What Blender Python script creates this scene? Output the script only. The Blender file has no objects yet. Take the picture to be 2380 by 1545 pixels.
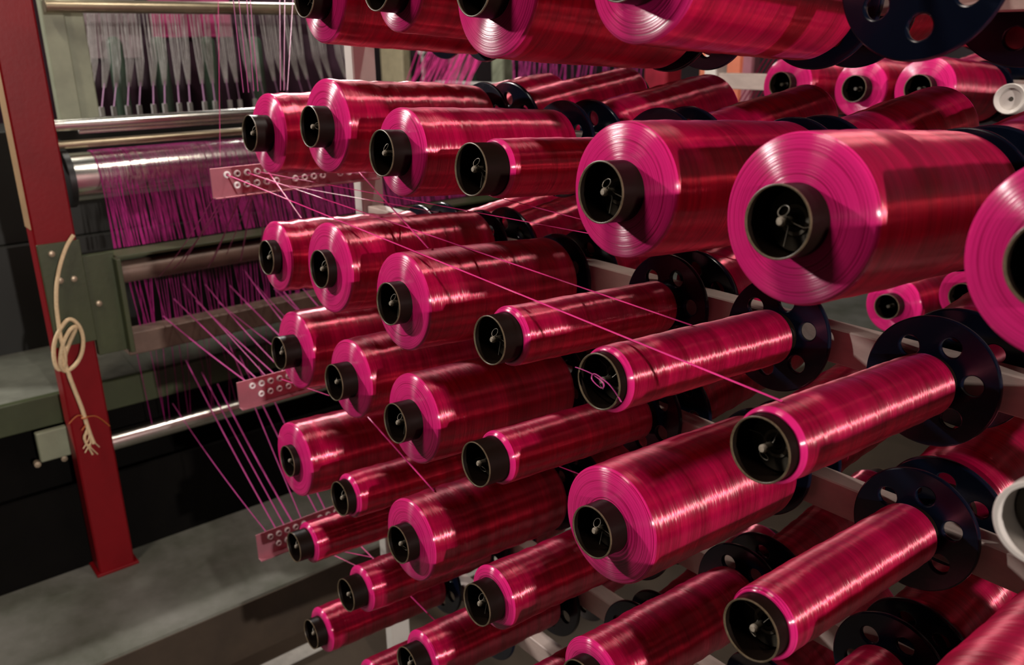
import bpy, math, random
from mathutils import Vector, Matrix
random.seed(7)
C = bpy.context.scene.collection
PI = math.pi
H = 1.12                                   # camera height above the factory floor, metres
# ------------------------------------------------------------------ camera
ROT = [[0.6387421, 0.7693363, -0.0114125], [0.2434875, -0.2161816, -0.9455048], [-0.7298783, 0.6011549, -0.3254081]]
FPX, CX, CY = 1970.231, 1190.0, 772.5
sc = bpy.context.scene
cam_d = bpy.data.cameras.new('camera')
cam_d.sensor_fit = 'HORIZONTAL'; cam_d.sensor_width = 36.0
cam_d.lens = FPX / 2380.0 * 36.0
cam_d.clip_start = 0.02; cam_d.clip_end = 60
cam_d.dof.use_dof = True; cam_d.dof.focus_distance = 0.72; cam_d.dof.aperture_fstop = 9.0
cam = bpy.data.objects.new('camera', cam_d); C.objects.link(cam)
r, dn, fw = [Vector(v) for v in ROT]
m = Matrix((r, -dn, -fw)).transposed().to_4x4(); m.translation = Vector((0, 0, H))
cam.matrix_world = m
sc.camera = cam
# ------------------------------------------------------------------ world, exposure, lamps
w = bpy.data.worlds.new('dark_hall'); sc.world = w; w.use_nodes = True
w.node_tree.nodes['Background'].inputs[0].default_value = (1.0, 0.88, 0.80, 1)
w.node_tree.nodes['Background'].inputs[1].default_value = 0.005
vs = sc.view_settings
vs.view_transform = 'Standard'; vs.look = 'None'; vs.gamma = 1; vs.use_curve_mapping = False
vs.exposure = -0.12

def area(name, loc, aim, size, size_y, power, col):
    l = bpy.data.lights.new(name, 'AREA'); l.shape = 'RECTANGLE'; l.size = size; l.size_y = size_y
    l.energy = power; l.color = col
    o = bpy.data.objects.new(name, l); C.objects.link(o); o.location = loc
    d = Vector(aim) - Vector(loc)
    o.rotation_euler = d.to_track_quat('-Z', 'Y').to_euler()
    return o
# key: lamp on the left, beyond the frame, just above the head of the creel
area('key_lamp', (-3.1, -1.5, 2.25), (-0.7, 0.4, 0.95), 0.13, 0.13, 88, (1.0, 0.93, 0.88))
# ceiling lamp over the loom, hall lamp behind it, ceiling tubes over the aisles in front of and behind the creel
area('loom_lamp', (-2.2, 0.58, 2.9), (-1.7, 0.5, 0.5), 0.16, 0.16, 13, (1.0, 0.97, 0.86))
area('hall_lamp', (-3.3, 1.7, 2.2), (-0.8, 0.8, 1.0), 0.25, 0.25, 34, (1.0, 0.96, 0.92))
area('ceiling_tube_lamp', (-0.85, -0.55, 2.75), (-0.6, 0.5, 0.9), 0.5, 0.10, 22, (1.0, 0.84, 0.74))
area('rear_tube_lamp', (-0.5, 1.05, 2.55), (-0.5, 1.0, 0.9), 0.6, 0.08, 16, (1.0, 0.90, 0.80))
# lamp along the aisle, right of the photographer
area('aisle_lamp', (2.2, 0.12, 1.55), (-0.5, 0.5, 0.85), 0.06, 0.06, 70, (1.0, 0.90, 0.84))

# ------------------------------------------------------------------ helpers
def ray(px, py):
    a, b = (px - CX) / FPX, (py - CY) / FPX
    return a * r + b * dn + fw
def at(px, py, X=None, Y=None, Z=None):
    """the point of a real plane (X, Y or Z given in metres) seen in that direction"""
    v = ray(px, py)
    if X is not None: k = X / v.x
    elif Y is not None: k = Y / v.y
    else: k = (Z - H) / v.z
    return Vector((0, 0, H)) + k * v

class MB:
    def __init__(s): s.v = []; s.f = []; s.mi = []; s.cur = 0
    def add(s, vs_, fs_):
        o = len(s.v); s.v += [tuple(p) for p in vs_]; s.f += [tuple(o + i for i in f) for f in fs_]; s.mi += [s.cur] * len(fs_)
    def box(s, a, b, bev=0.0):
        x0, y0, z0 = [min(p, q) for p, q in zip(a, b)]; x1, y1, z1 = [max(p, q) for p, q in zip(a, b)]
        if bev <= 0:
            s.add([(x0,y0,z0),(x1,y0,z0),(x1,y1,z0),(x0,y1,z0),(x0,y0,z1),(x1,y0,z1),(x1,y1,z1),(x0,y1,z1)],
                  [(0,3,2,1),(4,5,6,7),(0,1,5,4),(1,2,6,5),(2,3,7,6),(3,0,4,7)]); return
        e = bev; V = []
        for (X, sx) in ((x0, 1), (x1, -1)):
            for (Y, sy) in ((y0, 1), (y1, -1)):
                for (Z, sz) in ((z0, 1), (z1, -1)):
                    V += [(X, Y + sy*e, Z + sz*e), (X + sx*e, Y, Z + sz*e), (X + sx*e, Y + sy*e, Z)]
        def i(x, y, z, k): return (x*4 + y*2 + z)*3 + k
        F = [(i(0,0,0,0), i(0,0,1,0), i(0,1,1,0), i(0,1,0,0)), (i(1,0,0,0), i(1,1,0,0), i(1,1,1,0), i(1,0,1,0)),
             (i(0,0,0,1), i(1,0,0,1), i(1,0,1,1), i(0,0,1,1)), (i(0,1,0,1), i(0,1,1,1), i(1,1,1,1), i(1,1,0,1)),
             (i(0,0,0,2), i(0,1,0,2), i(1,1,0,2), i(1,0,0,2)), (i(0,0,1,2), i(1,0,1,2), i(1,1,1,2), i(0,1,1,2))]
        for x in (0, 1):
            for y in (0, 1): F.append((i(x,y,0,0), i(x,y,1,0), i(x,y,1,1), i(x,y,0,1)))
            for z in (0, 1): F.append((i(x,0,z,0), i(x,1,z,0), i(x,1,z,2), i(x,0,z,2)))
        for y in (0, 1):
            for z in (0, 1): F.append((i(0,y,z,1), i(1,y,z,1), i(1,y,z,2), i(0,y,z,2)))
        for x in (0, 1):
            for y in (0, 1):
                for z in (0, 1): F.append((i(x,y,z,0), i(x,y,z,1), i(x,y,z,2)))
        s.add(V, F)
    def lathe(s, prof, n=32, wob=None, closed=False, axis='Z', off=(0,0,0)):
        """prof: list of (z, r)"""
        V = []; F = []
        for k, (z, rr) in enumerate(prof):
            for j in range(n):
                t = 2*PI*j/n; q = rr + (wob(z, t, rr) if wob else 0)
                p = (q*math.cos(t), q*math.sin(t), z)
                if axis == 'Y': p = (p[0], p[2], p[1])
                if axis == 'X': p = (p[2], p[0], p[1])
                V.append((p[0]+off[0], p[1]+off[1], p[2]+off[2]))
        K = len(prof)
        rng = range(K) if closed else range(K-1)
        for k in rng:
            k2 = (k+1) % K
            for j in range(n):
                j2 = (j+1) % n
                F.append((k*n+j, k*n+j2, k2*n+j2, k2*n+j))
        s.add(V, F)
        if not closed:
            o = len(s.v) - len(V)
            for k in (0, K-1):
                if prof[k][1] > 1e-5:
                    s.f.append(tuple(o + k*n + j for j in range(n))); s.mi.append(s.cur)
    def tube(s, pts, rad, n=6, flat=1.0, closed=False):
        pts = [Vector(p) for p in pts]; V = []; F = []; K = len(pts); a = None
        for k, p in enumerate(pts):
            if closed: t = pts[(k+1) % K] - pts[k-1]
            else: t = pts[min(k+1, K-1)] - pts[max(k-1, 0)]
            t.normalize()
            up = Vector((0,0,1)) if abs(t.z) < 0.9 else Vector((0,1,0))
            a = t.cross(up).normalized() if a is None else (a - t*a.dot(t)).normalized()     # carried along, so it never flips
            b = t.cross(a).normalized()
            q = rad[k] if isinstance(rad, (list, tuple)) else rad
            for j in range(n):
                u = 2*PI*j/n; V.append(p + a*(q*math.cos(u)) + b*(q*flat*math.sin(u)))
        for k in range(K if closed else K-1):
            k2 = (k+1) % K
            for j in range(n):
                j2 = (j+1) % n; F.append((k*n+j, k*n+j2, k2*n+j2, k2*n+j))
        if not closed: F += [tuple(range(n)), tuple((K-1)*n + j for j in range(n))]
        s.add(V, F)
    def mesh(s, name, mats, smooth=True, angle=35):
        me = bpy.data.meshes.new(name); me.from_pydata(s.v, [], s.f)
        for mm in (mats if isinstance(mats, (list, tuple)) else [mats]): me.materials.append(mm)
        if len(me.materials) > 1: me.polygons.foreach_set('material_index', s.mi)
        import bmesh
        bm = bmesh.new(); bm.from_mesh(me); bmesh.ops.recalc_face_normals(bm, faces=bm.faces); bm.to_mesh(me); bm.free()
        if smooth:
            me.polygons.foreach_set('use_smooth', [True]*len(me.polygons))
            try: me.set_sharp_from_angle(angle=math.radians(angle))
            except Exception: pass
        me.update(); return me
    def build(s, name, mats, parent=None, loc=None, smooth=True, angle=35):
        return link(name, s.mesh(name, mats, smooth, angle), parent, loc)
def link(name, me, parent=None, loc=None):
    o = bpy.data.objects.new(name, me); C.objects.link(o)
    if parent: o.parent = parent
    if loc is not None: o.location = loc
    return o
def tag(o, label=None, cat=None, group=None, kind=None):
    for k, v in (('label', label), ('category', cat), ('group', group), ('kind', kind)):
        if v: o[k] = v
    return o
def thing(name, label, cat, loc=(0,0,0), rot=(0,0,0), group=None):
    o = bpy.data.objects.new(name, None); C.objects.link(o); o.empty_display_size = 0.02
    o.location = loc; o.rotation_euler = rot
    return tag(o, label, cat, group)
ORD = ['', 'first', 'second', 'third', 'fourth', 'fifth', 'sixth', 'seventh', 'eighth', 'ninth', 'tenth', 'eleventh', 'twelfth', 'thirteenth', 'fourteenth', 'fifteenth', 'sixteenth']

# ------------------------------------------------------------------ materials
def nt(name):
    mt = bpy.data.materials.new(name); mt.use_nodes = True
    return mt, mt.node_tree.nodes, mt.node_tree.links, mt.node_tree.nodes['Principled BSDF']
def simple(name, col, rough=0.5, metal=0.0, spec=0.5, var=0.25, scale=14.0, bump=0.0, bscale=120.0, stretch=(1,1,1), dark=None, coat=0):
    mt, N, L, b = nt(name)
    tc = N.new('ShaderNodeTexCoord'); mp = N.new('ShaderNodeMapping'); mp.inputs['Scale'].default_value = stretch
    L.new(tc.outputs['Object'], mp.inputs[0])
    n = N.new('ShaderNodeTexNoise'); n.inputs['Scale'].default_value = scale; n.inputs['Detail'].default_value = 6; n.inputs['Roughness'].default_value = 0.65
    L.new(mp.outputs[0], n.inputs['Vector'])
    cr = N.new('ShaderNodeValToRGB'); cr.color_ramp.elements[0].position = 0.3; cr.color_ramp.elements[1].position = 0.7
    d = dark if dark else tuple(c*(1-var) for c in col)
    cr.color_ramp.elements[0].color = (*d, 1); cr.color_ramp.elements[1].color = (*col, 1)
    L.new(n.outputs['Fac'], cr.inputs[0]); L.new(cr.outputs[0], b.inputs['Base Color'])
    b.inputs['Roughness'].default_value = rough; b.inputs['Metallic'].default_value = metal
    b.inputs['Specular IOR Level'].default_value = spec
    b.inputs['Coat Weight'].default_value = coat
    if bump:
        n2 = N.new('ShaderNodeTexNoise'); n2.inputs['Scale'].default_value = bscale; n2.inputs['Detail'].default_value = 4
        L.new(mp.outputs[0], n2.inputs['Vector'])
        bp = N.new('ShaderNodeBump'); bp.inputs['Strength'].default_value = bump; bp.inputs['Distance'].default_value = 0.002
        L.new(n2.outputs['Fac'], bp.inputs['Height']); L.new(bp.outputs[0], b.inputs['Normal'])
    return mt

def yarn_body(name, c0, c1, rough=0.31):
    """glossy tape yarn wound round the local z axis: fine rings of thread, broad bands of lay"""
    mt, N, L, b = nt(name)
    tc = N.new('ShaderNodeTexCoord'); oi = N.new('ShaderNodeObjectInfo')
    def noise(sc3, detail, rr=0.6):
        mp = N.new('ShaderNodeMapping'); mp.inputs['Scale'].default_value = sc3; mp.inputs['Rotation'].default_value = (0.05, 0.03, 0)
        L.new(tc.outputs['Object'], mp.inputs[0])
        n = N.new('ShaderNodeTexNoise'); n.noise_dimensions = '4D'; n.inputs['Scale'].default_value = 1.0; n.inputs['Detail'].default_value = detail; n.inputs['Roughness'].default_value = rr
        mu = N.new('ShaderNodeMath'); mu.operation = 'MULTIPLY'; mu.inputs[1].default_value = 37.0
        L.new(oi.outputs['Random'], mu.inputs[0]); L.new(mu.outputs[0], n.inputs['W'])
        L.new(mp.outputs[0], n.inputs['Vector']); return n
    fine = noise((40, 40, 1500), 2); mid = noise((14, 14, 420), 3); broad = noise((6, 6, 60), 3)
    a = N.new('ShaderNodeMath'); a.operation = 'MULTIPLY_ADD'; a.inputs[1].default_value = 0.55
    L.new(mid.outputs['Fac'], a.inputs[0]); L.new(broad.outputs['Fac'], a.inputs[2])
    cr = N.new('ShaderNodeValToRGB'); cr.color_ramp.elements[0].position = 0.55; cr.color_ramp.elements[1].position = 0.95
    cr.color_ramp.elements[0].color = (*c0, 1); cr.color_ramp.elements[1].color = (*c1, 1)
    L.new(a.outputs[0], cr.inputs[0]); L.new(cr.outputs[0], b.inputs['Base Color'])
    b.inputs['Roughness'].default_value = rough; b.inputs['Specular IOR Level'].default_value = 0.7
    tg = N.new('ShaderNodeTangent'); tg.direction_type = 'RADIAL'; tg.axis = 'Z'; L.new(tg.outputs[0], b.inputs['Tangent'])
    b.inputs['Anisotropic'].default_value = 1.0; b.inputs['Anisotropic Rotation'].default_value = 0.25
    b.inputs['Metallic'].default_value = 0.5; b.inputs['Coat Weight'].default_value = 0.0; b.inputs['Coat Roughness'].default_value = 0.10
    b.inputs['Sheen Weight'].default_value = 0.12; b.inputs['Sheen Tint'].default_value = (1.0, 0.12, 0.5, 1); b.inputs['Sheen Roughness'].default_value = 0.35
    ad = N.new('ShaderNodeMath'); ad.operation = 'MULTIPLY_ADD'; ad.inputs[1].default_value = 0.45
    L.new(fine.outputs['Fac'], ad.inputs[0]); L.new(mid.outputs['Fac'], ad.inputs[2])
    bp = N.new('ShaderNodeBump'); bp.inputs['Strength'].default_value = 0.6; bp.inputs['Distance'].default_value = 0.0008
    L.new(ad.outputs[0], bp.inputs['Height']); L.new(bp.outputs[0], b.inputs['Normal']); L.new(bp.outputs[0], b.inputs['Coat Normal'])
    gl = N.new('ShaderNodeBsdfAnisotropic') if hasattr(bpy.types, 'ShaderNodeBsdfAnisotropic') else N.new('ShaderNodeBsdfGlossy')
    gl.inputs['Color'].default_value = (1.0, 0.74, 0.72, 1); gl.inputs['Roughness'].default_value = 0.34
    gl.inputs['Anisotropy'].default_value = 0.72; gl.inputs['Rotation'].default_value = 0.0
    L.new(tg.outputs[0], gl.inputs['Tangent'])
    b2 = N.new('ShaderNodeBump'); b2.inputs['Strength'].default_value = 0.4; b2.inputs['Distance'].default_value = 0.0010
    L.new(ad.outputs[0], b2.inputs['Height'])
    # single threads lie a little askew round the package, so the highlight breaks into spikes
    th = noise((30, 30, 750), 2, 0.7)
    s1 = N.new('ShaderNodeMath'); s1.operation = 'MULTIPLY_ADD'; s1.inputs[1].default_value = 0.44; s1.inputs[2].default_value = -0.22
    L.new(th.outputs['Fac'], s1.inputs[0])
    v1 = N.new('ShaderNodeVectorMath'); v1.operation = 'SCALE'; L.new(tg.outputs[0], v1.inputs[0]); L.new(s1.outputs[0], v1.inputs['Scale'])
    v2 = N.new('ShaderNodeVectorMath'); v2.operation = 'ADD'; L.new(b2.outputs[0], v2.inputs[0]); L.new(v1.outputs[0], v2.inputs[1])
    v3 = N.new('ShaderNodeVectorMath'); v3.operation = 'NORMALIZE'; L.new(v2.outputs[0], v3.inputs[0])
    L.new(v3.outputs[0], gl.inputs['Normal'])
    mx = N.new('ShaderNodeMixShader'); mx.inputs[0].default_value = 0.085
    L.new(b.outputs[0], mx.inputs[1]); L.new(gl.outputs[0], mx.inputs[2])
    L.new(mx.outputs[0], [n for n in N if n.type == 'OUTPUT_MATERIAL'][0].inputs['Surface'])
    return mt
def yarn_face(name, c0, c1, rough=0.26):
    """wound end face: concentric thread edges round the local z axis"""
    mt, N, L, b = nt(name)
    tc = N.new('ShaderNodeTexCoord'); sp = N.new('ShaderNodeSeparateXYZ'); L.new(tc.outputs['Object'], sp.inputs[0])
    oi = N.new('ShaderNodeObjectInfo')
    cb = N.new('ShaderNodeCombineXYZ'); L.new(sp.outputs['X'], cb.inputs['X']); L.new(sp.outputs['Y'], cb.inputs['Y'])
    ln = N.new('ShaderNodeVectorMath'); ln.operation = 'LENGTH'; L.new(cb.outputs[0], ln.inputs[0])
    def M(op, i0, v):
        q = N.new('ShaderNodeMath'); q.operation = op; L.new(i0, q.inputs[0]); q.inputs[1].default_value = v; return q.outputs[0]
    def noise(kr, kxy, detail):
        c2 = N.new('ShaderNodeCombineXYZ')
        L.new(M('MULTIPLY', ln.outputs['Value'], kr), c2.inputs['Z'])
        L.new(M('MULTIPLY', sp.outputs['X'], kxy), c2.inputs['X']); L.new(M('MULTIPLY', sp.outputs['Y'], kxy), c2.inputs['Y'])
        n = N.new('ShaderNodeTexNoise'); n.noise_dimensions = '4D'; n.inputs['Scale'].default_value = 1; n.inputs['Detail'].default_value = detail
        L.new(M('MULTIPLY', oi.outputs['Random'], 23.0), n.inputs['W']); L.new(c2.outputs[0], n.inputs['Vector']); return n
    f = noise(1500, 16, 2); g = noise(1000, 8, 2)
    cr = N.new('ShaderNodeValToRGB'); cr.color_ramp.elements[0].position = 0.36; cr.color_ramp.elements[1].position = 0.47
    cr.color_ramp.elements[0].color = (*c0, 1); cr.color_ramp.elements[1].color = (*c1, 1)
    av = N.new('ShaderNodeMath'); av.operation = 'MULTIPLY_ADD'; av.inputs[1].default_value = 0.5
    hf = N.new('ShaderNodeMath'); hf.operation = 'MULTIPLY'; hf.inputs[1].default_value = 0.5
    L.new(g.outputs['Fac'], hf.inputs[0]); L.new(f.outputs['Fac'], av.inputs[0]); L.new(hf.outputs[0], av.inputs[2])
    L.new(av.outputs[0], cr.inputs[0]); L.new(cr.outputs[0], b.inputs['Base Color'])
    b.inputs['Roughness'].default_value = rough; b.inputs['Specular IOR Level'].default_value = 0.65
    tg = N.new('ShaderNodeTangent'); tg.direction_type = 'RADIAL'; tg.axis = 'Z'; L.new(tg.outputs[0], b.inputs['Tangent'])
    b.inputs['Anisotropic'].default_value = 0.97; b.inputs['Anisotropic Rotation'].default_value = 0.25
    ad = N.new('ShaderNodeMath'); ad.operation = 'MULTIPLY_ADD'; ad.inputs[1].default_value = 0.8
    L.new(f.outputs['Fac'], ad.inputs[0]); L.new(g.outputs['Fac'], ad.inputs[2])
    bp = N.new('ShaderNodeBump'); bp.inputs['Strength'].default_value = 0.45; bp.inputs['Distance'].default_value = 0.0008
    L.new(ad.outputs[0], bp.inputs['Height']); L.new(bp.outputs[0], b.inputs['Normal'])
    return mt
M = {}
M['yarn'] = yarn_body('pink_yarn_wound', (0.30, 0.002, 0.030), (0.72, 0.005, 0.095))
M['yarn_face'] = yarn_face('pink_yarn_end_face', (0.28, 0.004, 0.055), (0.66, 0.017, 0.175))
M['strand'] = simple('pink_yarn_strand', (0.80, 0.05, 0.28), 0.3, var=0.2)
M['strand2'] = simple('dull_violet_yarn', (0.50, 0.06, 0.26), 0.3, var=0.3)
M['tan'] = simple('tan_lamp_sheen', (0.42, 0.26, 0.13), 0.45, var=0.35, scale=9)  # warm lamp sheen on the red post, put into the colour
M['warp'] = simple('magenta_warp', (0.42, 0.02, 0.20), 0.35, var=0.5, scale=60)
M['core'] = simple('dark_bakelite_tube', (0.008, 0.0045, 0.003), 0.42, spec=0.15, var=0.3)
M['core_rim'] = simple('worn_tube_rim', (0.15, 0.11, 0.065), 0.35, var=0.7, scale=150)
M['disc'] = simple('navy_plastic_disc', (0.003, 0.006, 0.016), 0.22, spec=0.40, var=0.3, bump=0.05)
M['plug'] = simple('dark_spindle_plug', (0.055, 0.047, 0.033), 0.5, var=0.3)
M['steel'] = simple('dull_steel', (0.26, 0.23, 0.18), 0.45, metal=0.3, var=0.25, scale=60)
M['pin'] = simple('pale_pin_tip', (0.36, 0.31, 0.24), 0.5, var=0.3, scale=200)
M['rail'] = simple('chipped_white_paint', (0.52, 0.42, 0.37), 0.5, var=0.3, scale=30, bump=0.25, stretch=(0.4, 1, 1))
M['white_post'] = simple('white_post_paint', (0.62, 0.60, 0.55), 0.5, var=0.15)
M['red'] = simple('red_machine_paint', (0.20, 0.003, 0.007), 0.42, spec=0.25, var=0.25, scale=8, bump=0.08)
M['green'] = simple('olive_green_machine_paint', (0.050, 0.062, 0.026), 0.42, var=0.3, scale=10, bump=0.1)
M['palegreen'] = simple('pale_green_paint', (0.26, 0.28, 0.19), 0.5, var=0.3)
M['chrome'] = simple('polished_roller', (0.75, 0.72, 0.66), 0.22, metal=1.0, var=0.15, scale=30, stretch=(1, 6, 1))
M['brass'] = simple('brownish_bar', (0.40, 0.33, 0.22), 0.3, metal=0.8, var=0.3)
M['brown'] = simple('worn_brown_roller', (0.20, 0.13, 0.10), 0.45, metal=0.3, var=0.4, scale=20)
M['black'] = simple('black_steel', (0.012, 0.012, 0.012), 0.4, var=0.3)
M['skirt'] = simple('dark_sheet_steel', (0.004, 0.0035, 0.003), 0.9, spec=0.1, var=0.3)
M['concrete'] = simple('stained_concrete', (0.17, 0.168, 0.148), 0.75, var=0.0, scale=7, bump=0.3, bscale=60, dark=(0.07, 0.075, 0.052))
M['concrete_side'] = simple('brown_painted_riser', (0.060, 0.040, 0.024), 0.7, var=0.4, scale=9, bump=0.2)
M['floor'] = simple('brown_floor', (0.055, 0.038, 0.024), 0.6, var=0.35, scale=5, bump=0.2)
M['line'] = simple('white_floor_line', (0.55, 0.54, 0.50), 0.6, var=0.3, scale=40)
M['wall'] = simple('dark_hall_wall', (0.05, 0.035, 0.04), 0.8, var=0.4, scale=3)
M['plate'] = simple('pinkish_guide_plate', (0.55, 0.22, 0.27), 0.30, metal=0.5, var=0.25)
M['eye'] = simple('white_ceramic_eyelet', (0.85, 0.80, 0.80), 0.12, var=0.05)
M['cord'] = simple('cream_cord', (0.72, 0.54, 0.32), 0.7, var=0.25, scale=200, bump=0.4, bscale=600)
M['orange'] = simple('orange_twine', (0.42, 0.11, 0.02), 0.7, var=0.3, scale=200)
M['bolt'] = simple('zinc_bolt', (0.50, 0.40, 0.28), 0.4, metal=0.6, var=0.3)
M['heald'] = simple('grey_heald_wire', (0.50, 0.48, 0.46), 0.35, var=0.3, scale=80)
M['violet'] = simple('pale_violet_strip', (0.62, 0.32, 0.55), 0.3, var=0.3, scale=60)
M['bottle'] = simple('sage_green_enamel', (0.08, 0.13, 0.09), 0.35, var=0.3)
M['white_tube'] = simple('white_plastic_tube', (0.62, 0.58, 0.54), 0.35, var=0.12)
M['cream'] = simple('cream_board', (0.70, 0.60, 0.38), 0.6, var=0.25, scale=20)
M['redsheet'] = simple('red_sheet', (0.50, 0.02, 0.05), 0.5, var=0.3)
M['coral'] = simple('coral_sheet', (0.75, 0.20, 0.10), 0.5, var=0.3)
M['backpink'] = simple('pink_cloth', (0.50, 0.04, 0.18), 0.5, var=0.3)

# ------------------------------------------------------------------ setting
mb = MB(); mb.box((-6, -2.5, -0.05), (2.5, 6, 0)); tag(mb.build('floor', M['floor'], smooth=False), kind='structure')
mb = MB(); mb.box((-4.2, -2.5, 0.0), (-4.1, 6, 3.6)); tag(mb.build('wall_left', M['wall'], smooth=False), kind='structure')
mb = MB(); mb.box((-4.1, 4.6, 0.0), (2.5, 4.7, 3.6)); tag(mb.build('wall_back', M['wall'], smooth=False), kind='structure')
# raised concrete plinth under the loom
mb = MB(); mb.box((-4.0, -0.8, 0.0), (-1.372, 4.0, 0.12), 0.004); mb.cur = 1; mb.box((-1.373, -0.8, 0.0), (-1.370, 4.0, 0.1165))
tag(mb.build('loom_plinth', [M['concrete'], M['concrete_side']], smooth=False), 'low stained grey concrete plinth under the loom, seen at lower left', 'plinth', kind=None)
mb = MB(); mb.box((-1.33, -0.5, 0.0), (-1.295, 3.0, 0.0015))
tag(mb.build('floor_line', M['line'], smooth=False), 'white line painted on the brown floor in front of the plinth', 'floor marking')

# ------------------------------------------------------------------ bobbins
D0 = 0.40749                                   # depth of the plane of the near rims
LEN = 0.222; RC = 0.021; TILT = math.radians(4.0)
YB = D0 + LEN*math.cos(TILT)               # foot of the near tubes
NEAR_ROT = (PI/2 - TILT, 0, 0); FTILT = math.radians(7.0); FAR_ROT = (-(PI/2 - FTILT), 0, 0)
AX_NEAR = Vector((0, -math.cos(TILT), math.sin(TILT))); AX_FAR = Vector((0, math.cos(FTILT), math.sin(FTILT)))
DT = 0.005                                 # thickness of the flange disc
FOOT = 0.004

_core = None
def core_meshes():
    global _core
    if _core: return _core
    b = MB(); ro, ri = RC, RC - 0.0010
    b.lathe([(0.0, ri), (0.0, ro), (LEN - 0.0012, ro), (LEN - 0.0008, ro), (LEN - 0.0008, ri), (LEN - 0.0012, ri)], 48, closed=True)
    m1 = b.mesh('core_tube', M['core'], angle=40)
    b = MB(); b.lathe([(LEN - 0.0010, ri - 0.0001), (LEN - 0.0010, ro + 0.00012), (LEN - 0.0002, ro + 0.0001), (LEN, ro - 0.0003), (LEN, ri + 0.0003), (LEN - 0.0002, ri)], 48, closed=True)
    m2 = b.mesh('rim', M['core_rim'], angle=40)
    _core = (m1, m2); return _core
def yarn_mesh(R, prot, lump, seed, n=64):
    rnd = random.Random(seed)
    zf = LEN - prot; zb = 0.010
    ph = [rnd.uniform(0, 6.28) for _ in range(8)]
    fr = [rnd.uniform(160, 230), rnd.uniform(300, 420), rnd.uniform(50, 90)]
    fat = (R - RC) / 0.028
    A = 0.00026 + lump
    def wob(z, t, rr):
        k = (rr - RC) / max(R - RC, 1e-4)
        if k < 0.5: return 0
        e = math.sin(fr[0]*z + t + ph[0]) * 0.6 + math.sin(fr[1]*z - t + ph[1]) * 0.4 + math.sin(fr[2]*z + ph[2]) * 0.8
        return A * e * min(1, (k - 0.5)*3) + 0.0004*fat*math.sin(2*t + ph[3] + 9*z)
    b = MB(); b.cur = 0
    sh = 0.004 + 0.007*max(fat, 0)
    prof = [(zb, RC - 0.0003)]
    for k in range(1, 6): prof.append((zb + sh*0.25*(k/5)**2, RC + (R - RC)*0.94*(k/5)))
    NZ = 56
    z0, z1 = zb + sh*0.55, zf - 0.0036
    for k in range(NZ + 1):
        z = z0 + (z1 - z0)*k/NZ
        bulge = 0.0007*fat*math.sin(PI*k/NZ)
        prof.append((z, R - 0.0006*fat + bulge))
    rr = 0.006
    # rounded front shoulder, then the slightly dished end face
    m_e = min(rr, (R - RC)*0.55)
    # (the shoulder belongs to the end face)
    b.lathe(prof, n, wob)
    nbody = len(b.f)
    # end caps made by lathe() are not wanted: drop the two n-gons
    b.f = b.f[:-2]; b.mi = b.mi[:-2]
    last = prof[-1]
    b.cur = 1
    fprof = [last]
    m_e = min(0.0032, (R - RC)*0.5)
    for k in range(1, 4):
        t = k/4*PI/2; fprof.append((z1 + 0.0030*math.sin(t), last[1] - m_e*(1 - math.cos(t))))
    last = fprof[-1]; sh_n = len(fprof) - 1; fprof.pop()
    NF = 10
    for k in range(NF + 1):
        q = k/NF; rad = last[1] + (RC - 0.0002 - last[1])*q
        fprof.append((last[0] + (zf - last[0])*q + 0.0010*math.sin(PI*q), rad))
    b.lathe(fprof, n, lambda z, t, r_: (wob(z1, t, R) * min(1, max(0, (r_ - RC)/(last[1] - RC + 1e-6)))**3) if r_ > RC else 0)
    b.f = b.f[:-2]; b.mi = b.mi[:-2]
    return b.mesh('yarn_winding', [M['yarn'], M['yarn_face']], angle=60)
def bobbin(base, rot, R, prot, lump, seed, label, group, n=64, ym=None):
    t = thing('yarn_bobbin', label, 'bobbin', base, rot, group)
    c, rm = core_meshes()
    o = link('core_tube', c, t); link('rim', rm, o)
    if R > RC + 0.0005:
        y = link('yarn_winding', ym or yarn_mesh(R, prot, lump, seed, n), t)
        y.rotation_euler.z = random.uniform(0, 6.28)
    return t

# measured rim centre (picture), winding radius / tube radius, tube left bare in front, lumpiness
NEAR = {
 (1,1): (705,-12,2.10,.020,0), (1,2): (873,-35,1.78,.022,0), (1,3): (1098,-31,2.36,.020,0), (1,4): (1440,-80,2.15,.020,0),
 (2,0): (579,310,2.26,.022,.0006), (2,1): (718.5,294.5,2.28,.018,.0004), (2,2): (885,356,1.98,.020,0), (2,3): (1092.5,394,1.16,.024,0),
 (2,4): (1394,447,2.28,.021,0), (2,5): (1805,516,2.36,.019,0), (2,6): (2452,617,2.30,.020,0),
 (3,0): (618,599,2.06,.012,.0006), (3,1): (741,626,2.42,.011,.0001), (3,2): (901,706.5,2.32,.015,0), (3,3): (1136,791,1.24,.020,0),
 (3,4): (1390,887,1.17,.008,0), (3,5): (1764,1046,1.18,.010,0),
 (4,0): (647,821,2.40,.022,.0002), (4,1): (775,889,2.25,.020,.0003), (4,2): (917,984,2.28,.021,0), (4,3): (1104.5,1079.5,1.20,.023,0),
 (4,4): (1374,1237,2.30,.018,0), (4,5): (1743,1465,1.20,.012,0), (4,6): (2262,1800,2.30,.020,0),
 (5,0): (667,1072,2.42,.009,.0003), (5,1): (788,1159,1.30,.012,.0002), (5,2): (924,1266,2.26,.015,.0004), (5,3): (1107,1406,1.52,.019,.0003),
 (5,4): (1346,1590,1.60,.014,.0003), (5,5): (1700,1850,1.30,.014,0),
 (6,0): (682,1272,1.38,.021,.0001), (6,1): (803,1383,1.46,.021,.0003), (6,2): (945,1545,1.55,.020,.0002), (6,3): (1128,1690,1.5,.02,.0003),
 (7,0): (722,1474,1.55,.016,.0001), (7,1): (829,1599,1.4,.02,0),
}
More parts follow.
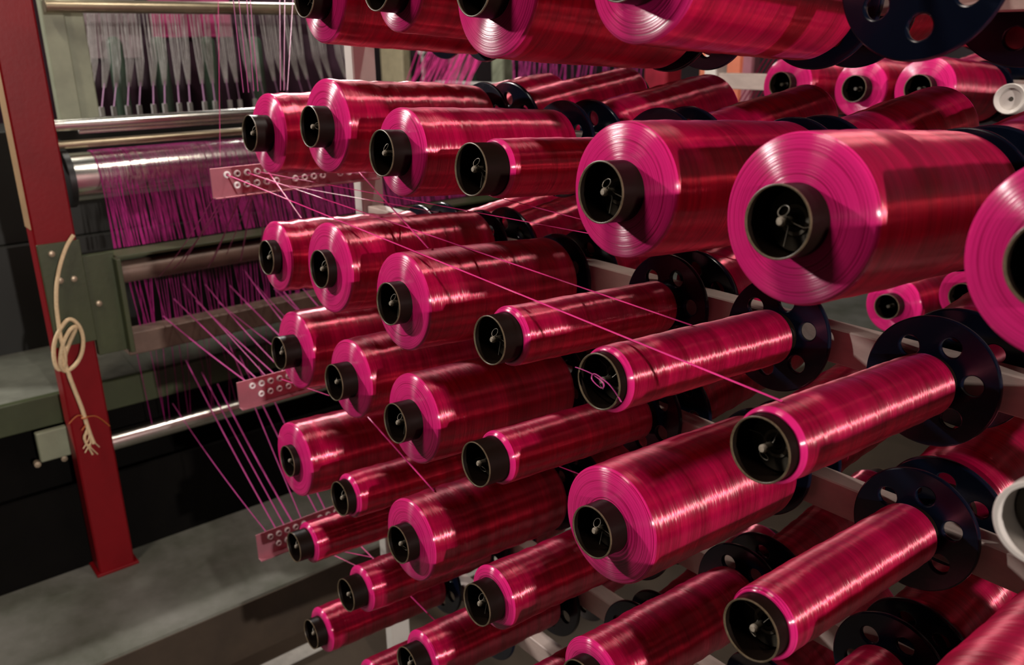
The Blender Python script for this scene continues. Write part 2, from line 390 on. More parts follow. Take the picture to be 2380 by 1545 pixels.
ROWN = {1: 'cut off top row', 2: 'upper full row', 3: 'second full row', 4: 'third full row', 5: 'fourth full row', 6: 'fifth full row', 7: 'lowest row'}
CNT = {}
def look(k):
    if k > 2.2: return 'fat pink'
    if k > 1.7: return 'medium full pink'
    if k > 1.35: return 'half used pink'
    return 'slim nearly used pink'
bases = {}
for (i, j) in sorted(NEAR):
    px, py, k, prot, lump = NEAR[(i, j)]
    rim = at(px, py, Y=D0); base = rim - AX_NEAR*LEN; bases[(i, j)] = base
    CNT[i] = CNT.get(i, 0) + 1
    lab = '%s yarn bobbin, %s from left in the %s' % (look(k), ORD[CNT[i]], ROWN[i])
    bobbin(base, NEAR_ROT, RC*k, prot, lump, i*10 + j, lab, 'pink yarn bobbins on the near side of the creel', 80 if k > 2 or j > 2 else 56)
# white empty tube pushed on the next spindle
def rowz(i): return H - 0.095 - 0.1397*(i - 2)
def colx(j): return -0.961 + 0.14*j

# ------------------------------------------------------------------ creel rack
creel = thing('bobbin_creel', 'white painted creel rack with navy flange discs carrying the pink bobbins', 'rack', (-1.12, YB + 0.025, 0))
YR0, YR1 = YB + 0.014, YB + 0.036          # front and back face of the rails
def cm(o): o.matrix_parent_inverse = Matrix.Translation(-creel.location); return o
for i in range(1, 8):
    zc = rowz(i) - LEN*math.sin(TILT) + 0.001
    b = MB(); b.box((-1.12, YR0, zc - 0.0155), (0.75, YR1, zc + 0.0155), 0.0012)
    cm(b.build('rail', M['rail'], creel, smooth=False))
for x in (-1.1362, 0.75):
    b = MB(); b.box((x - 0.012, YB + 0.008, 0), (x + 0.012, YB + 0.046, 1.62), 0.002)
    cm(b.build('post', M['white_post'], creel, smooth=False))
# flange disc with six round holes
def disc_mesh():
    cu = bpy.data.curves.new('flange', 'CURVE'); cu.dimensions = '2D'; cu.fill_mode = 'BOTH'
    def circ(cx, cy, rr, n):
        s = cu.splines.new('POLY'); s.points.add(n - 1); s.use_cyclic_u = True
        for k in range(n): s.points[k].co = (cx + rr*math.cos(2*PI*k/n), cy + rr*math.sin(2*PI*k/n), 0, 1)
    circ(0, 0, 0.0500, 96); circ(0, 0, 0.0046, 16)
    for k in range(6):
        a = PI/2 + k*PI/3; circ(0.0315*math.cos(a), 0.0315*math.sin(a), 0.0088, 28)
    cu.extrude = DT/2 - 0.0011; cu.bevel_depth = 0.0011; cu.bevel_resolution = 1
    o = bpy.data.objects.new('flange_tmp', cu); C.objects.link(o)
    me = bpy.data.meshes.new_from_object(o.evaluated_get(bpy.context.evaluated_depsgraph_get()))
    bpy.data.objects.remove(o); bpy.data.curves.remove(cu)
    me.name = 'flange_disc'; me.materials.clear(); me.materials.append(M['disc'])
    me.polygons.foreach_set('use_smooth', [True]*len(me.polygons)); me.set_sharp_from_angle(angle=math.radians(30))
    return me
ME_DISC = disc_mesh()
b = MB(); b.lathe([(-0.026, 0.0040), (LEN - 0.020, 0.0040), (LEN - 0.019, 0.0026), (LEN - 0.005, 0.0025), (LEN - 0.005, 0.0)], 16)
ME_ROD = b.mesh('spindle', M['plug'])
b = MB(); b.lathe([(LEN - 0.0052, 0.0), (LEN - 0.0052, 0.0027), (LEN - 0.0036, 0.0027), (LEN - 0.0024, 0.0018), (LEN - 0.0022, 0.0)], 16)
ME_TIP = b.mesh('pin_tip', M['pin'])
b = MB(); b.lathe([(LEN - 0.030, 0.0042), (LEN - 0.030, 0.0188), (LEN - 0.0205, 0.0189), (LEN - 0.0195, 0.0180), (LEN - 0.0185, 0.0100), (LEN - 0.0185, 0.0042)], 40, closed=True)
ME_PLUG = b.mesh('locating_plug', M['plug'])
b = MB(); b.lathe([(LEN - 0.0186, 0.0068), (LEN - 0.0186, 0.0092), (LEN - 0.0178, 0.0090), (LEN - 0.0176, 0.0070)], 32, closed=True)
ME_WASH = b.mesh('washer', M['steel'])
b = MB()
lp = [(0.0032*math.cos(a) - 0.001, 0.0056 + 0.0030*math.sin(a), LEN - 0.007 - 0.002*math.sin(a)) for a in [2*PI*k/14 for k in range(14)]]
b.tube(lp, 0.00028, 5, closed=True)
b.tube([(0.0012, 0.0028, LEN - 0.007), (0.0030, -0.001, LEN - 0.012), (0.0090, -0.0028, LEN - 0.013), (0.0168, -0.0010, LEN - 0.012)], 0.00026, 5)
b.tube([(-0.0010, 0.003, LEN - 0.009), (-0.0005, -0.004, LEN - 0.013), (-0.0012, -0.0150, LEN - 0.012)], 0.00026, 5)
ME_CLIP = b.mesh('wire_clip', M['steel'])
b = MB(); b.lathe([(-0.0140, 0.0085), (-0.0120, 0.0125), (-0.0045, 0.0130), (-0.004, 0.0046), (-0.0140, 0.0046)], 24, closed=True)
ME_HUB = b.mesh('hub', M['disc'])
def spindle(base, rot, slide=0.0, inner=True):
    s = cm(link('spindle', ME_ROD, creel)); s.matrix_parent_inverse = Matrix.Translation(-creel.location)
    s.location = base; s.rotation_euler = rot
    dsk = link('flange_disc', ME_DISC, s, (0, 0, -0.0032 + slide)); dsk.rotation_euler.z = random.uniform(0, 1.05)
    link('hub', ME_HUB, s, (0, 0, slide - 0.0002))
    if inner:
        link('pin_tip', ME_TIP, s)
        link('locating_plug', ME_PLUG, s); link('washer', ME_WASH, s)
        c = link('wire_clip', ME_CLIP, s); c.rotation_euler.z = random.uniform(0, 6.28) if random.random() < .6 else 0
    return s, dsk
bases[(4, 7)] = Vector((colx(7), YB, rowz(4) - LEN*math.sin(TILT)))  # unseen bobbin, added to shade its left neighbour from the aisle lamp
bobbin(bases[(4, 7)], NEAR_ROT, RC*2.3, 0.02, 0, 47, 'unseen fat pink yarn bobbin added beyond the right edge in the third full row', 'pink yarn bobbins on the near side of the creel')
for key, base in sorted(bases.items()):
    spindle(base, NEAR_ROT)
# empty spindle in the top row: its disc has slid forward
px, py = 1875, -135
b15 = at(px, py, Y=D0) - AX_NEAR*LEN
s, dsk = spindle(b15, NEAR_ROT, slide=LEN*0.45, inner=False); dsk.rotation_euler.z = 0.12
# empty white tube, second full row, right edge
b36 = at(2420, 1222, Y=D0 + 0.01) - AX_NEAR*LEN
spindle(b36, NEAR_ROT)
t = thing('empty_tube', 'empty white plastic tube at the right edge above the dark pink bobbin', 'tube', b36, NEAR_ROT)
b = MB(); b.lathe([(0.004, RC - 0.0016), (0.004, RC), (LEN - 0.016, RC), (LEN - 0.014, RC + 0.0012), (LEN - 0.001, RC + 0.0012), (LEN, RC + 0.0004), (LEN, RC - 0.0016)], 48, closed=True)
b.build('tube_wall', M['white_tube'], t)
# far side of the same rails
FARR = {1: [2.2,2.1,2.2,2.0,2.2,2.1,2.2], 2: [2.2,1.8,2.25,1.85,2.0,2.25,2.1], 3: [1.4,1.9,1.7,2.0,2.1,2.2,2.0], 4: [2.0,2.2,1.9,1.8,2.1,2.25,2.0], 5: [1.6,2.0,1.5,2.0,1.4,2.0,2.1], 6: [1.5,1.8,1.6,1.8,2.0,2.1,2.0]}
ymf = {}
for i in range(1, 7):
    for j in range(0, 7):
        if (i, j) == (3, 4): continue
        k = FARR[i][j]
        near = bases.get((i, j))
        x = near.x if near else colx(j); z = near.z if near else rowz(i) - LEN*math.sin(TILT)
        base = Vector((x + 0.004, 2*(YR0 + YR1)/2 - YB, z))
        key = round(k, 1)
        if key not in ymf: ymf[key] = yarn_mesh(RC*k, 0.02, 0.0003, 500 + int(k*10), 56)
        col = 'leftmost' if j == 0 else ORD[j + 1] + ' from the left'
        bobbin(base, FAR_ROT, RC*k, 0.02, 0, 0, 'far side pink bobbin, %s, behind the %s' % (col, ROWN[i]), 'pink yarn bobbins on the far side of the creel', ym=ymf[key])
        spindle(base, FAR_ROT, inner=False)

# ------------------------------------------------------------------ second creel beyond
Y2 = 1.32
creel2 = thing('bobbin_creel', 'second creel rack standing further back behind the pink bobbins', 'rack', (-1.2, Y2 + LEN + 0.03, 0))
def cm2(o): o.matrix_parent_inverse = Matrix.Translation(-creel2.location); return o
SEC = [(1812,196,2.3,'leftmost of its row'), (1984,206,2.25,'second from left in its row'), (2132,206,2.3,'third from left in its row'),
       (2140,14,2.2,'glimpsed through a hole of the top right disc'), (2322,22,2.3,'right of the top right disc'),
       (2060,713,2.3,'isolated below the largest near bobbin'), (2236,690,2.2,'right of the isolated low one')]
def sec_spindle(base, rot):
    s = cm2(link('spindle', ME_ROD, creel2)); s.location = base; s.rotation_euler = rot
    link('flange_disc', ME_DISC, s, (0, 0, -0.0032)); link('hub', ME_HUB, s, (0, 0, -0.0002))
for n_, (px, py, k, where) in enumerate(SEC):
    base = at(px, py, Y=Y2) - AX_NEAR*LEN
    key = round(k, 1)
    if key not in ymf: ymf[key] = yarn_mesh(RC*k, 0.02, 0.0003, 500 + int(k*10), 56)
    bobbin(base, NEAR_ROT, RC*k, 0.02, 0, 0, 'distant pink bobbin on the second creel, ' + where, 'pink yarn bobbins on the second creel', ym=ymf[key])
    sec_spindle(base, NEAR_ROT)
    if n_ < 6:
        fb = base + Vector((0.02, 0.05, 0)); 
        bobbin(fb, FAR_ROT, RC*k, 0.02, 0, 0, 'far side bobbin of the second creel, behind the ' + ['leftmost', 'second', 'third', 'fourth upper', 'fifth upper', 'isolated low'][n_] + ' distant one', 'far side bobbins of the second creel', ym=ymf[key])
        sec_spindle(fb, FAR_ROT)
wt = at(2346, 230, Y=Y2) - AX_NEAR*LEN
t = thing('empty_tube', 'small white empty tube end among distant bobbins at the right edge', 'tube', wt, NEAR_ROT)
b = MB(); b.lathe([(0.004, RC - 0.006), (0.004, RC), (LEN, RC), (LEN + 0.001, RC - 0.001), (LEN - 0.002, RC - 0.006)], 40, closed=True); b.build('tube_wall', M['white_tube'], t)
b = MB(); b.lathe([(LEN - 0.006, 0.0032), (LEN - 0.006, RC - 0.0061), (LEN - 0.010, RC - 0.0061), (LEN - 0.010, 0.0032)], 32, closed=True); b.build('end_plug', M['white_tube'], t)
sec_spindle(wt, NEAR_ROT)
for z in (1.033, 1.165, 0.705):
    b = MB(); b.box((-1.2, Y2 + LEN + 0.016, z - 0.016), (0.9, Y2 + LEN + 0.04, z + 0.016), 0.001)
    cm2(b.build('rail', M['rail'], creel2, smooth=False))
for x in (-1.2, 0.9):
    b = MB(); b.box((x - 0.015, Y2 + LEN + 0.008, 0), (x + 0.015, Y2 + LEN + 0.05, 1.7), 0.002)
    cm2(b.build('post', M['white_post'], creel2, smooth=False))

# ------------------------------------------------------------------ guide plates at the end of the creel
XP = -1.121
PL = [('upper', 0.927, 0.965), ('middle', 0.622, 0.661), ('lower', 0.368, 0.409)]
eb = MB(); eb.lathe([(0.0020*math.sin(a) + 0.0012, 0.0034 + 0.0016*math.cos(a)) for a in [2*PI*k/8 for k in range(8)]], 14, closed=True, axis='X')
ME_EYE = eb.mesh('eyelet', M['eye'])
eyes = {}
for (nm, z0, z1) in PL:
    t = thing('guide_plate', '%s perforated guide plate with white eyelets at the far end of the creel' % nm, 'guide plate', (XP, 0.411, z0))
    b = MB(); b.box((-0.002, 0, 0), (0, 0.252, z1 - z0), 0.0004); b.box((-0.002, 0, -0.0015), (0.010, 0.252, 0.0005), 0.0003)
    b.build('plate', M['plate'], t, smooth=False)
    eyes[nm] = []
    for rw, (zz, y0) in enumerate((((z1 - z0)*0.74, 0.022), ((z1 - z0)*0.34, 0.034))):
        for k in range(15):
            if k in (5, 10): continue
            y = y0 + k*0.0142
            link('eyelet', ME_EYE, t, (0.0, y, zz)); eyes[nm].append(Vector((XP + 0.002, 0.411 + y, z0 + zz)))

def strand(p, q, label, group, w=0.0011, sag=0.004, mat='strand', seg=8):
    p, q = Vector(p), Vector(q); pts = []
    for k in range(seg + 1):
        u = k/seg; v = p.lerp(q, u); v.z -= sag*4*u*(1 - u); pts.append(v - p)
    b = MB(); b.tube(pts, w, 6, flat=0.3)
    o = b.build('yarn_strand', M[mat], None, p); tag(o, label, 'yarn', group); return o
# creel side: the near bobbins feed the eyelets; a run is kept only where it clears every package
rnd = random.Random(3)
PLATE_OF = {1: 'upper', 2: 'upper', 3: 'upper', 4: 'middle', 5: 'middle', 6: 'lower', 7: 'lower'}
def clear(p, q, own):
    for n_ in range(1, 40):
        v = p.lerp(q, n_/40)
        for key, base in bases.items():
            if key not in NEAR: continue
            R_ = RC*NEAR[key][2] + 0.0016
            u = (v - base).dot(AX_NEAR)
            if -0.012 < u < LEN:
                d_ = ((v - base) - AX_NEAR*u).length
                if key == own and n_ > 36: continue
                if d_ < R_ or (u < 0.003 and d_ < 0.053): return False
    return True
FIX = {(3,5): 0.432, (3,4): 0.515}
used = set(); ordc = {}
for (i, j) in sorted(NEAR):
    ordc[i] = ordc.get(i, 0) + 1
    if i == 1 or (i, j) in ((2,6), (4,6), (5,5), (6,3), (7,1), (5,4)): continue
    nm = PLATE_OF[i]; base = bases[(i, j)]; R_ = RC*NEAR[(i, j)][2]; done = False
    cand = [(n_, ye, below) for ye in ([FIX[(i, j)]] if (i, j) in FIX else [0.46, 0.50, 0.54, 0.57]) for below in ((False, True) if i not in (2,) else (True, False)) for n_ in range(26)]
    if (i, j) not in FIX: rnd.shuffle(cand)
    for n_, ye, below in cand:
        if (nm, n_) in used or done: continue
        e = eyes[nm][n_]; ax_z = base.z + (base.y - ye)*math.tan(TILT)
        q = Vector((base.x - 0.003, ye, ax_z + (-1 if below else 1)*(R_ + 0.0012)))
        if clear(e, q, (i, j)):
            used.add((nm, n_)); done = True
            strand(e, q, 'pink yarn strand from %s guide plate to bobbin %s in the %s' % (nm, ORD[ordc[i]], ROWN[i]), 'yarn strands between the creel and its guide plates', w=0.0013 if (i, j) in FIX else 0.0010, sag=0.0)
# loom side, in order along the plates so that no two runs cross
LOOMS = [('upper', 14, (0.700, 0.728), 0.40, -1.6425), ('middle', 12, (0.612, 0.685), 0.30, -1.676), ('lower', 7, (0.42, 0.54), 0.22, -1.69)]
for nm, n_, (za, zb_), sp, xe in LOOMS:
    es = sorted(eyes[nm], key=lambda v: v.y)[::1 if n_ > 13 else 2]
    for k in range(n_):
        e = es[k] + Vector((-0.0045, 0, 0))
        q = Vector((xe, 0.47 + sp*(k + 0.7*rnd.random())/n_, za + (zb_ - za)*((k*5) % n_)/n_))
        strand(e, q, 'slack violet yarn strand from %s guide plate to the loom, %s from the left' % (nm, ORD[k + 1]), 'loom side yarn strands of the %s plate' % nm, w=rnd.uniform(0.0008, 0.0014), sag=rnd.uniform(0.0, 0.010), mat='strand2')
loop = [at(px, py, Y=D0 + dy) for px, py, dy in ((1337, 853, -0.0006), (1352, 858, 0.001), (1378, 870, 0.0005), (1402, 890, -0.001), (1398, 902, -0.0015), (1376, 882, -0.001), (1381, 868, -0.0005), (1410, 888, 0.0008), (1428, 908, 0.001), (1444, 934, -0.0008))]
b = MB(); pp = []
for k in range(len(loop) - 1):
    p0, p1, p2, p3 = loop[max(k-1, 0)], loop[k], loop[k+1], loop[min(k+2, len(loop)-1)]
    for u in (0, .2, .4, .6, .8): pp.append(0.5*((2*p1) + (p2 - p0)*u + (2*p0 - 5*p1 + 4*p2 - p3)*u*u + (3*p1 - 3*p2 + p3 - p0)*u**3))
b.tube([v - loop[0] for v in pp + [loop[-1]]], 0.0007, 5, flat=0.5)
tag(b.build('yarn_loop', M['strand2'], None, loop[0]), 'loose dull pink yarn loop across the mouth of a slim bobbin tube', 'yarn')
# upright strands rising behind the upper left bobbin
for k, (a, c_) in enumerate((((540, -20), (566, 215)), ((553, -20), (578, 215)), ((572, -20), (590, 212)), ((580, -20), (600, 212)), ((650, -20), (652, 210)), ((662, -20), (660, 210)), ((682, -20), (668, 210)))):
    p, q = at(*a, X=-1.16), at(*c_, X=-1.135)
    strand(q, p, 'upright pink yarn strand rising behind the leftmost bobbins, %s from the left' % ORD[k + 1], 'upright yarn strands at the far end', w=0.0012, sag=0, mat='strand2')
p, q = at(507, -20, X=-1.3), at(512, 385, X=-1.3)
strand(q, p, 'single thin red yarn hanging straight down in front of the loom rollers', None, w=0.0008, sag=0)

# ------------------------------------------------------------------ loom at the left
t = thing('loom_post', 'red painted steel loom post standing on the plinth at left', 'post', (-1.665, 0.3135, 0.12))
b = MB(); b.box((-0.025, -0.0335, 0.0), (0.025, 0.0335, 1.5), 0.003); b.build('column', M['red'], t, smooth=False)
b = MB(); b.box((-0.030, -0.040, 0.0), (0.030, 0.040, 0.006), 0.001); b.build('foot_plate', M['red'], t, smooth=False)
b = MB(); b.box((-0.022, -0.0350, 0.70), (0.022, -0.0336, 1.5)); b.build('side_sheen', M['tan'], t, smooth=False)  # tan strip paints the lamp's reflection on the upper side of the post
# olive bracket and beam carried on the post
t = thing('loom_beam', 'olive green channel beam bolted to the red post with a bracket', 'beam', (-1.64, 0.279, 0.56))
def L_(x, y, z): return (x + 1.64, y - 0.279, z - 0.56)
b = MB(); b.box(L_(-1.638, 0.281, 0.605), L_(-1.632, 0.350, 0.794), 0.001)
b.build('bracket_plate', M['green'], t, smooth=False)
b = MB(); b.box(L_(-1.655, 0.350, 0.572), L_(-1.640, 0.404, 0.762), 0.001); b.build('end_plate', M['green'], t, smooth=False)
b = MB(); b.box(L_(-1.655, 0.400, 0.572), L_(-1.615, 0.409, 0.752), 0.001); b.build('side_flange', M['green'], t, smooth=False)
b = MB(); b.box(L_(-1.700, 0.404, 0.746), L_(-1.640, 1.8, 0.752), 0.001); b.box(L_(-1.700, 0.404, 0.700), L_(-1.692, 1.8, 0.746)); b.build('channel', M['green'], t, smooth=False)
b = MB(); b.box(L_(-1.690, 0.404, 0.556), L_(-1.645, 1.8, 0.600), 0.002); b.build('lower_rail', M['brown'], t, smooth=False)
b = MB(); b.lathe([(0.409, 0.0), (0.409, 0.021), (1.8, 0.021), (1.8, 0)], 24, axis='Y', off=L_(-1.665, 0, 0.716)); b.build('roller', M['brown'], t)
for (px, py) in ((120, 590), (230, 705), (140, 652), (172, 648)):
    p = at(px, py, X=-1.630 if px < 180 else -1.638); b = MB(); b.lathe([(0, 0.0055), (0.004, 0.0055), (0.005, 0.004), (0.005, 0)], 12, axis='X', off=L_(p.x - 0.002, p.y, p.z)); b.build('bolt', M['bolt'], t)
# rollers and bars
def bar(name, label, X, y0, y1, z, rad, mat, cap=None):
    t = thing(name, label, 'roller' if 'roller' in name else 'bar', (X, y0, z))
    b = MB(); b.lathe([(0, 0), (0, rad - 0.001), (0.001, rad), (y1 - y0, rad), (y1 - y0, 0)], 48, axis='Y'); b.build('shaft' if 'bar' in name else 'roller_body', M[mat], t)
    if cap:
        b = MB(); b.lathe([(-0.014, 0.0), (-0.014, cap - 0.006), (-0.010, cap), (0.001, cap), (0.001, 0)], 40, axis='Y'); b.build('end_cap', M['black'], t)
    return t
bar('drum_roller', 'large polished steel roller with a black end cap beside the red post', -1.80, 0.388, 1.6, 0.880, 0.047, 'chrome', 0.055)
bar('guide_bar', 'bright round bar running above the large polished roller', -1.80, 0.30, 1.6, 0.979, 0.0115, 'chrome')
bar('guide_bar', 'brownish lower bar with collars just above the large roller', -1.79, 0.30, 1.6, 0.944, 0.0075, 'brass')
bar('guide_bar', 'thin middle rod between the two bars above the roller', -1.81, 0.42, 1.6, 0.964, 0.004, 'chrome')
bar('guide_bar', 'beige round bar along the top edge over the healds', -1.90, 0.42, 1.36, 1.193, 0.0125, 'brass')
bar('pull_roller', 'slim shiny lower roller sticking out right of the red post', -1.72, 0.347, 1.6, 0.360, 0.021, 'chrome')
for y in (0.60, 0.635):
    pass
# frame upright beside the healds
t = thing('heald_stand', 'pale green upright stand at the left of the hanging healds', 'frame', (-1.93, 0.46, 0.96))
b = MB(); b.box((-0.03, -0.04, 0), (0.0, 0.0, 0.45), 0.002); b.build('upright', M['palegreen'], t, smooth=False)
b = MB(); b.box((-0.05, 0.0, 0), (-0.02, 0.04, 0.45), 0.002); b.build('inner_upright', M['palegreen'], t, smooth=False)
b = MB(); b.box((-0.05, 0.0, -0.012), (-0.02, 1.1, 0.0), 0.001); b.build('cross_rail', M['black'], t, smooth=False)
# hanging healds: bundles of grey wires gathering into violet strips
HX = -2.12
for k in range(12):
    ppx = 185 + k*53
    top = at(ppx + 12, 30, X=HX); y = top.y
    t = thing('heald_bundle', 'bundle of grey heald wires, %s from the left under the beige top bar' % ORD[k + 1], 'heald bundle', (HX, y, 0.975), group='heald bundles of the loom')
    zt, zm, zb = 1.19 - 0.975, 1.085 - 0.975, 0.008
    lean = -0.040 + 0.008*k
    for s_ in (-1, 1):
        for w_ in range(5):
            yo = s_*0.0125 + (w_ - 2)*0.0046
            b = MB(); b.tube([(rnd.uniform(-.01, .01), yo, zt), (0, yo*0.9 + lean*0.25, zm), (0, s_*0.013 + lean*0.6 + (w_ - 2)*0.0015, 0.055)], 0.0010, 4); b.build('wire', M['heald'], t)
        b = MB(); b.tube([(0, s_*0.013 + lean*0.55, 0.065), (0, s_*0.013 + lean*1.0, zb)], 0.0030, 5, flat=0.4); b.build('strip', M['violet'], t)
        b = MB(); b.box((-0.004, s_*0.013 + lean - 0.005, -0.0195), (0.004, s_*0.013 + lean + 0.005, zb + 0.006), 0.001); b.build('clip', M['heald'], t, smooth=False)
for k, ppx in enumerate((262, 365, 480, 590)):
    p = at(ppx, 84, X=-2.22)
    b = MB(); b.lathe([(0.9555 - p.z, 0.0), (0.9555 - p.z, 0.018), (-0.018, 0.018), (-0.008, 0.0155), (-0.002, 0.010), (0.0, 0.0)], 24)
    o = b.build('warp_peg', M['bottle'], None, p); tag(o, 'sage green round topped peg behind the healds, %s from the left' % ORD[k + 1], 'peg', 'green pegs behind the healds')
b = MB(); b.box((-2.34, 0.35, 0.721), (-2.32, 1.36, 1.40)); tag(b.build('loom_back_panel', simple('dark_plum_panel', (0.045, 0.010, 0.030), 0.6, var=0.6, scale=12), smooth=False), 'dark plum panel behind the healds of the loom', 'panel')
p, q = at(348, 20, X=-2.30), at(545, 86, X=-2.30)
b = MB(); b.box((-2.316, p.y, q.z), (-2.306, q.y, p.z + 0.1), 0.002); tag(b.build('pink_cloth', M['backpink'], smooth=False), 'strip of pink woven cloth hanging behind the healds', 'cloth')
p, q = at(135, 20, X=-2.30), at(335, 135, X=-2.30)
b = MB(); b.box((-2.316, p.y, q.z), (-2.306, q.y, p.z + 0.1), 0.002); tag(b.build('grey_board', simple('mauve_board', (0.30, 0.22, 0.24), 0.45, var=0.4, scale=25), smooth=False), 'mauve grey board behind the leftmost healds', 'board')
# warp: countless fine strands over the rollers
def warp(name, label, n_, f, rad):
    b = MB()
    for k in range(n_):
        P = f(k, n_); q = rad*rnd.uniform(0.6, 1.4); b.tube(P, [q*0.45]*(len(P) - 2) + [q, q] if len(P) > 3 else q, 3)
    tag(b.build(name, M['warp'], smooth=False), label, 'warp', kind='stuff')
def over_roller(k, n_):
    y = 0.43 + 0.85*(k + rnd.random())/n_; dy = rnd.uniform(-.01, .01)
    pts = [(-1.80 + 0.0494*math.cos(a), y, 0.880 + 0.0494*math.sin(a)) for a in [math.radians(v) for v in range(130, 0, -12)]]
    return pts + [(-1.752 + 0.02, y + dy*0.5, 0.82), (-1.712, y + dy, 0.752)]
warp('warp_sheet', 'sheet of magenta warp strands hanging from the large roller to the beam', 420, over_roller, 0.0009)
def under_beam(k, n_):
    y = 0.43 + 0.8*(k + rnd.random())/n_; return [(-1.685, y, 0.70), (-1.682, y + rnd.uniform(-.01, .01), 0.60)]
warp('warp_sheet', 'dim magenta warp strands behind the olive beam under its brown roller', 170, under_beam, 0.0008)
def low(k, n_):
    y = 0.43 + 0.75*(k + rnd.random())/n_; return [(-1.700, y, 0.56), (-1.694, y + rnd.uniform(-.02, .02), 0.385)]
warp('warp_sheet', 'sparse magenta warp strands between the beam and the slim lower roller', 46, low, 0.0007)
# bed of the loom
t = thing('loom_bed', 'grey green loom bed with a channel edge running behind the red post', 'machine bed', (-1.72, -0.6, 0.12))
def B_(x, y, z): return (x + 1.72, y + 0.6, z - 0.12)
b = MB(); b.box(B_(-2.04, -0.6, 0.478), B_(-1.722, 2.0, 0.486), 0.001); b.build('bed_plate', simple('worn_grey_plate', (0.20, 0.21, 0.17), 0.4, var=0.5, scale=9, bump=0.2), t, smooth=False)
b = MB(); b.box(B_(-1.735, -0.6, 0.428), B_(-1.718, 2.0, 0.488), 0.0015); b.build('channel_edge', M['green'], t, smooth=False)
b = MB(); b.box(B_(-2.60, -0.6, 0.12), B_(-2.04, 2.0, 0.72), 0.004); b.box(B_(-2.27, -0.1, 0.72), B_(-2.05, 1.95, 0.955), 0.003); b.build('body', simple('dark_machine_body', (0.009, 0.010, 0.007), 0.6, var=0.5, scale=6), t, smooth=False)
b = MB(); b.box(B_(-1.765, -0.6, 0.12), B_(-1.75, 2.0, 0.428)); b.build('skirt', M['skirt'], t, smooth=False)
b = MB(); b.box(B_(-1.707, -0.6, 0.12), B_(-1.697, 2.0, 0.30)); b.build('kick_plate', M['skirt'], t, smooth=False)
t = thing('bearing_bracket', 'small pale green bracket with bolts left of the red post', 'bracket', (-1.70, 0.228, 0.367))
b = MB(); b.box((-0.012, 0, 0), (0.004, 0.055, 0.060), 0.002); b.build('plate', M['palegreen'], t, smooth=False)
for (px, py) in ((88, 1080), (150, 1066)):
    p = at(px, py, X=-1.70); b = MB(); b.lathe([(0, 0.006), (0.012, 0.006), (0.013, 0)], 8, axis='X', off=(p.x + 1.70 - 0.012, p.y - 0.228, p.z - 0.367)); b.build('bolt', M['bolt'], t)

# cream cord knotted on the bracket
def catmull(P, n=6):
    P = [Vector(p) for p in P]; out = []
    for k in range(len(P) - 1):
        p0, p1, p2, p3 = P[max(k-1, 0)], P[k], P[k+1], P[min(k+2, len(P)-1)]
        for s_ in range(n):
            u = s_/n
            out.append(0.5*((2*p1) + (p2 - p0)*u + (2*p0 - 5*p1 + 4*p2 - p3)*u*u + (3*p1 - 3*p2 + p3 - p0)*u**3))
    return out + [P[-1]]
path = [(171,546,0), (155,572,2), (140,615,6), (132,660,8), (131,705,8), (135,745,8), (141,785,10), (150,818,12), (150,850,8), (135,858,6), (126,835,6), (126,800,6), (138,768,10), (160,742,12), (182,755,10), (193,785,8), (190,820,6), (175,848,6), (152,862,6), (140,845,12), (146,800,14), (164,765,14), (176,762,8), (160,800,4), (150,835,4), (160,870,6), (175,910,5), (189,945,5), (197,970,5), (208,1005,5), (218,1030,5)]
XC = -1.626
pts = catmull([at(px, py, X=XC + dx*0.0009) for px, py, dx in path])
t = thing('cord', 'cream cord tied in a looped knot hanging on the red post', 'cord', pts[-1])
b = MB(); b.tube([p - pts[-1] for p in pts], 0.0036, 7); b.build('rope', M['cord'], t)
b = MB()
for k in range(9):
    q0 = at(203 + k, 985 + k*2, X=XC + 0.004); q1 = at(205 + rnd.uniform(-14, 10), 1020, X=XC + 0.006); q2 = at(212 + rnd.uniform(-20, 20), 1045 + rnd.uniform(-8, 12), X=XC + 0.004)
    b.tube([v - pts[-1] for v in catmull([q0, q1, q2], 4)], 0.0010, 4)
b.build('frayed_end', M['cord'], t)
b = MB()
cpt = at(197, 970, X=XC + 0.0045)
b.lathe([(0.0014*math.sin(a), 0.0048 + 0.0014*math.cos(a)) for a in [2*PI*k/8 for k in range(8)]], 14, closed=True, off=cpt - pts[-1])
for P in ([(160, 985), (180, 966), (200, 968), (225, 968), (255, 990)], [(190, 1000), (200, 985), (199, 968)]):
    b.tube([v - pts[-1] for v in catmull([at(px, py, X=XC + 0.006) for px, py in P], 5)], 0.0010, 4)
b.build('twine_tie', M['orange'], t)

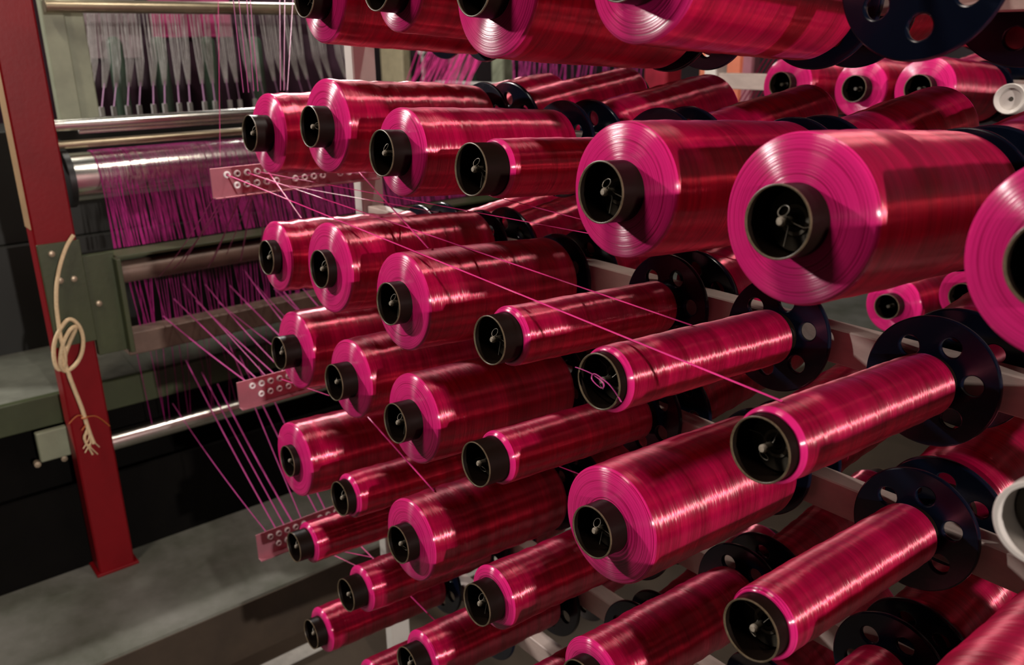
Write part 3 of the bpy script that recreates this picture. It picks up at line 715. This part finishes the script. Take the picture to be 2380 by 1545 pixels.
# ------------------------------------------------------------------ things further back, between the two top rows
YB2 = 2.3
def block(name, a, c_, depth, mat, label, cat, foot=True):
    p, q = at(*a, Y=YB2), at(*c_, Y=YB2)
    z0 = (0.121 if p.x < -1.36 else 0.0)
    b = MB(); b.box((p.x, YB2, z0), (q.x, YB2 + depth, p.z), 0.006)
    return tag(b.build(name, M[mat], smooth=False), label, cat)
block('board', (882, 110), (938, 205), 0.05, 'cream', 'cream board standing beside the white post in the background', 'board')
block('cabinet', (1040, 100), (1068, 205), 0.10, 'bottle', 'narrow sage green cabinet far behind the upper row', 'cabinet')
block('upright', (1140, 100), (1170, 205), 0.06, 'palegreen', 'pale upright far behind the upper row, left of the dark gap', 'post')
block('panel', (1500, 60), (1548, 205), 0.08, 'redsheet', 'red panel far behind, under the top bobbins', 'panel')
block('panel', (1630, 60), (1720, 200), 0.05, 'coral', 'coral orange panel far behind, beside a grey pole', 'panel')
block('pole', (1730, 60), (1746, 205), 0.04, 'plate', 'grey pole right of the coral orange panel far behind', 'pole')
b = MB(); p, q = at(1010, 188, Y=2.1), at(1215, 215, Y=2.1)
b.box((p.x, 2.1, p.z - 0.03), (q.x, 2.16, p.z), 0.004); b.box((p.x, 2.1, 0.121), (p.x + 0.04, 2.16, p.z - 0.03)); b.box((q.x - 0.04, 2.1, 0.121), (q.x, 2.16, p.z - 0.03))
tag(b.build('bench', M['white_post'], smooth=False), 'pale bench edge far behind, above the first far side bobbin', 'bench')
b = MB(); p = at(978, 108, Y=2.25)
b.lathe([(0, 0), (0, 0.036), (0.01, 0.038), (0.02, 0.036), (0.02, 0)], 32, axis='Y', off=(0, 0, 0)); b.box((-0.006, 0.004, 0.121 - p.z if p.x < -1.36 else -p.z), (0.006, 0.016, -0.03))
tag(b.build('round_sign', M['white_tube'], None, p), 'white round disc on a stand peeping below the top row', 'disc')
b = MB()
for k in range(60):
    px = rnd.uniform(945, 1105); a, c_ = at(px + rnd.uniform(10, 60), 95, Y=2.05), at(px - 20, 215, Y=2.05)
    b.tube([a, c_], rnd.uniform(0.0006, 0.003), 3)
tag(b.build('yarn_curtain', M['strand'], smooth=False), 'pink strands slanting in the background beside the cream board', 'yarn', kind='stuff')
b = MB()
for k in range(70):
    px = rnd.uniform(1190, 1490); a, c_ = at(px + rnd.uniform(-10, 30), 95, Y=2.2), at(px, 215, Y=2.2)
    b.tube([a, c_], rnd.uniform(0.0006, 0.003), 3)
tag(b.build('yarn_curtain', M['warp'], smooth=False), 'violet strands in the dark background above the far side bobbins', 'yarn', kind='stuff')
for k in range(9):
    px = 1750 + k*11
    strand(at(px + 75, 60, Y=1.75), at(px - 45, 255, Y=1.75), 'broad pink strand slanting behind the distant bobbins, %s from the left' % ORD[k + 1], 'slanting strands of the second creel', w=0.0026, sag=0)
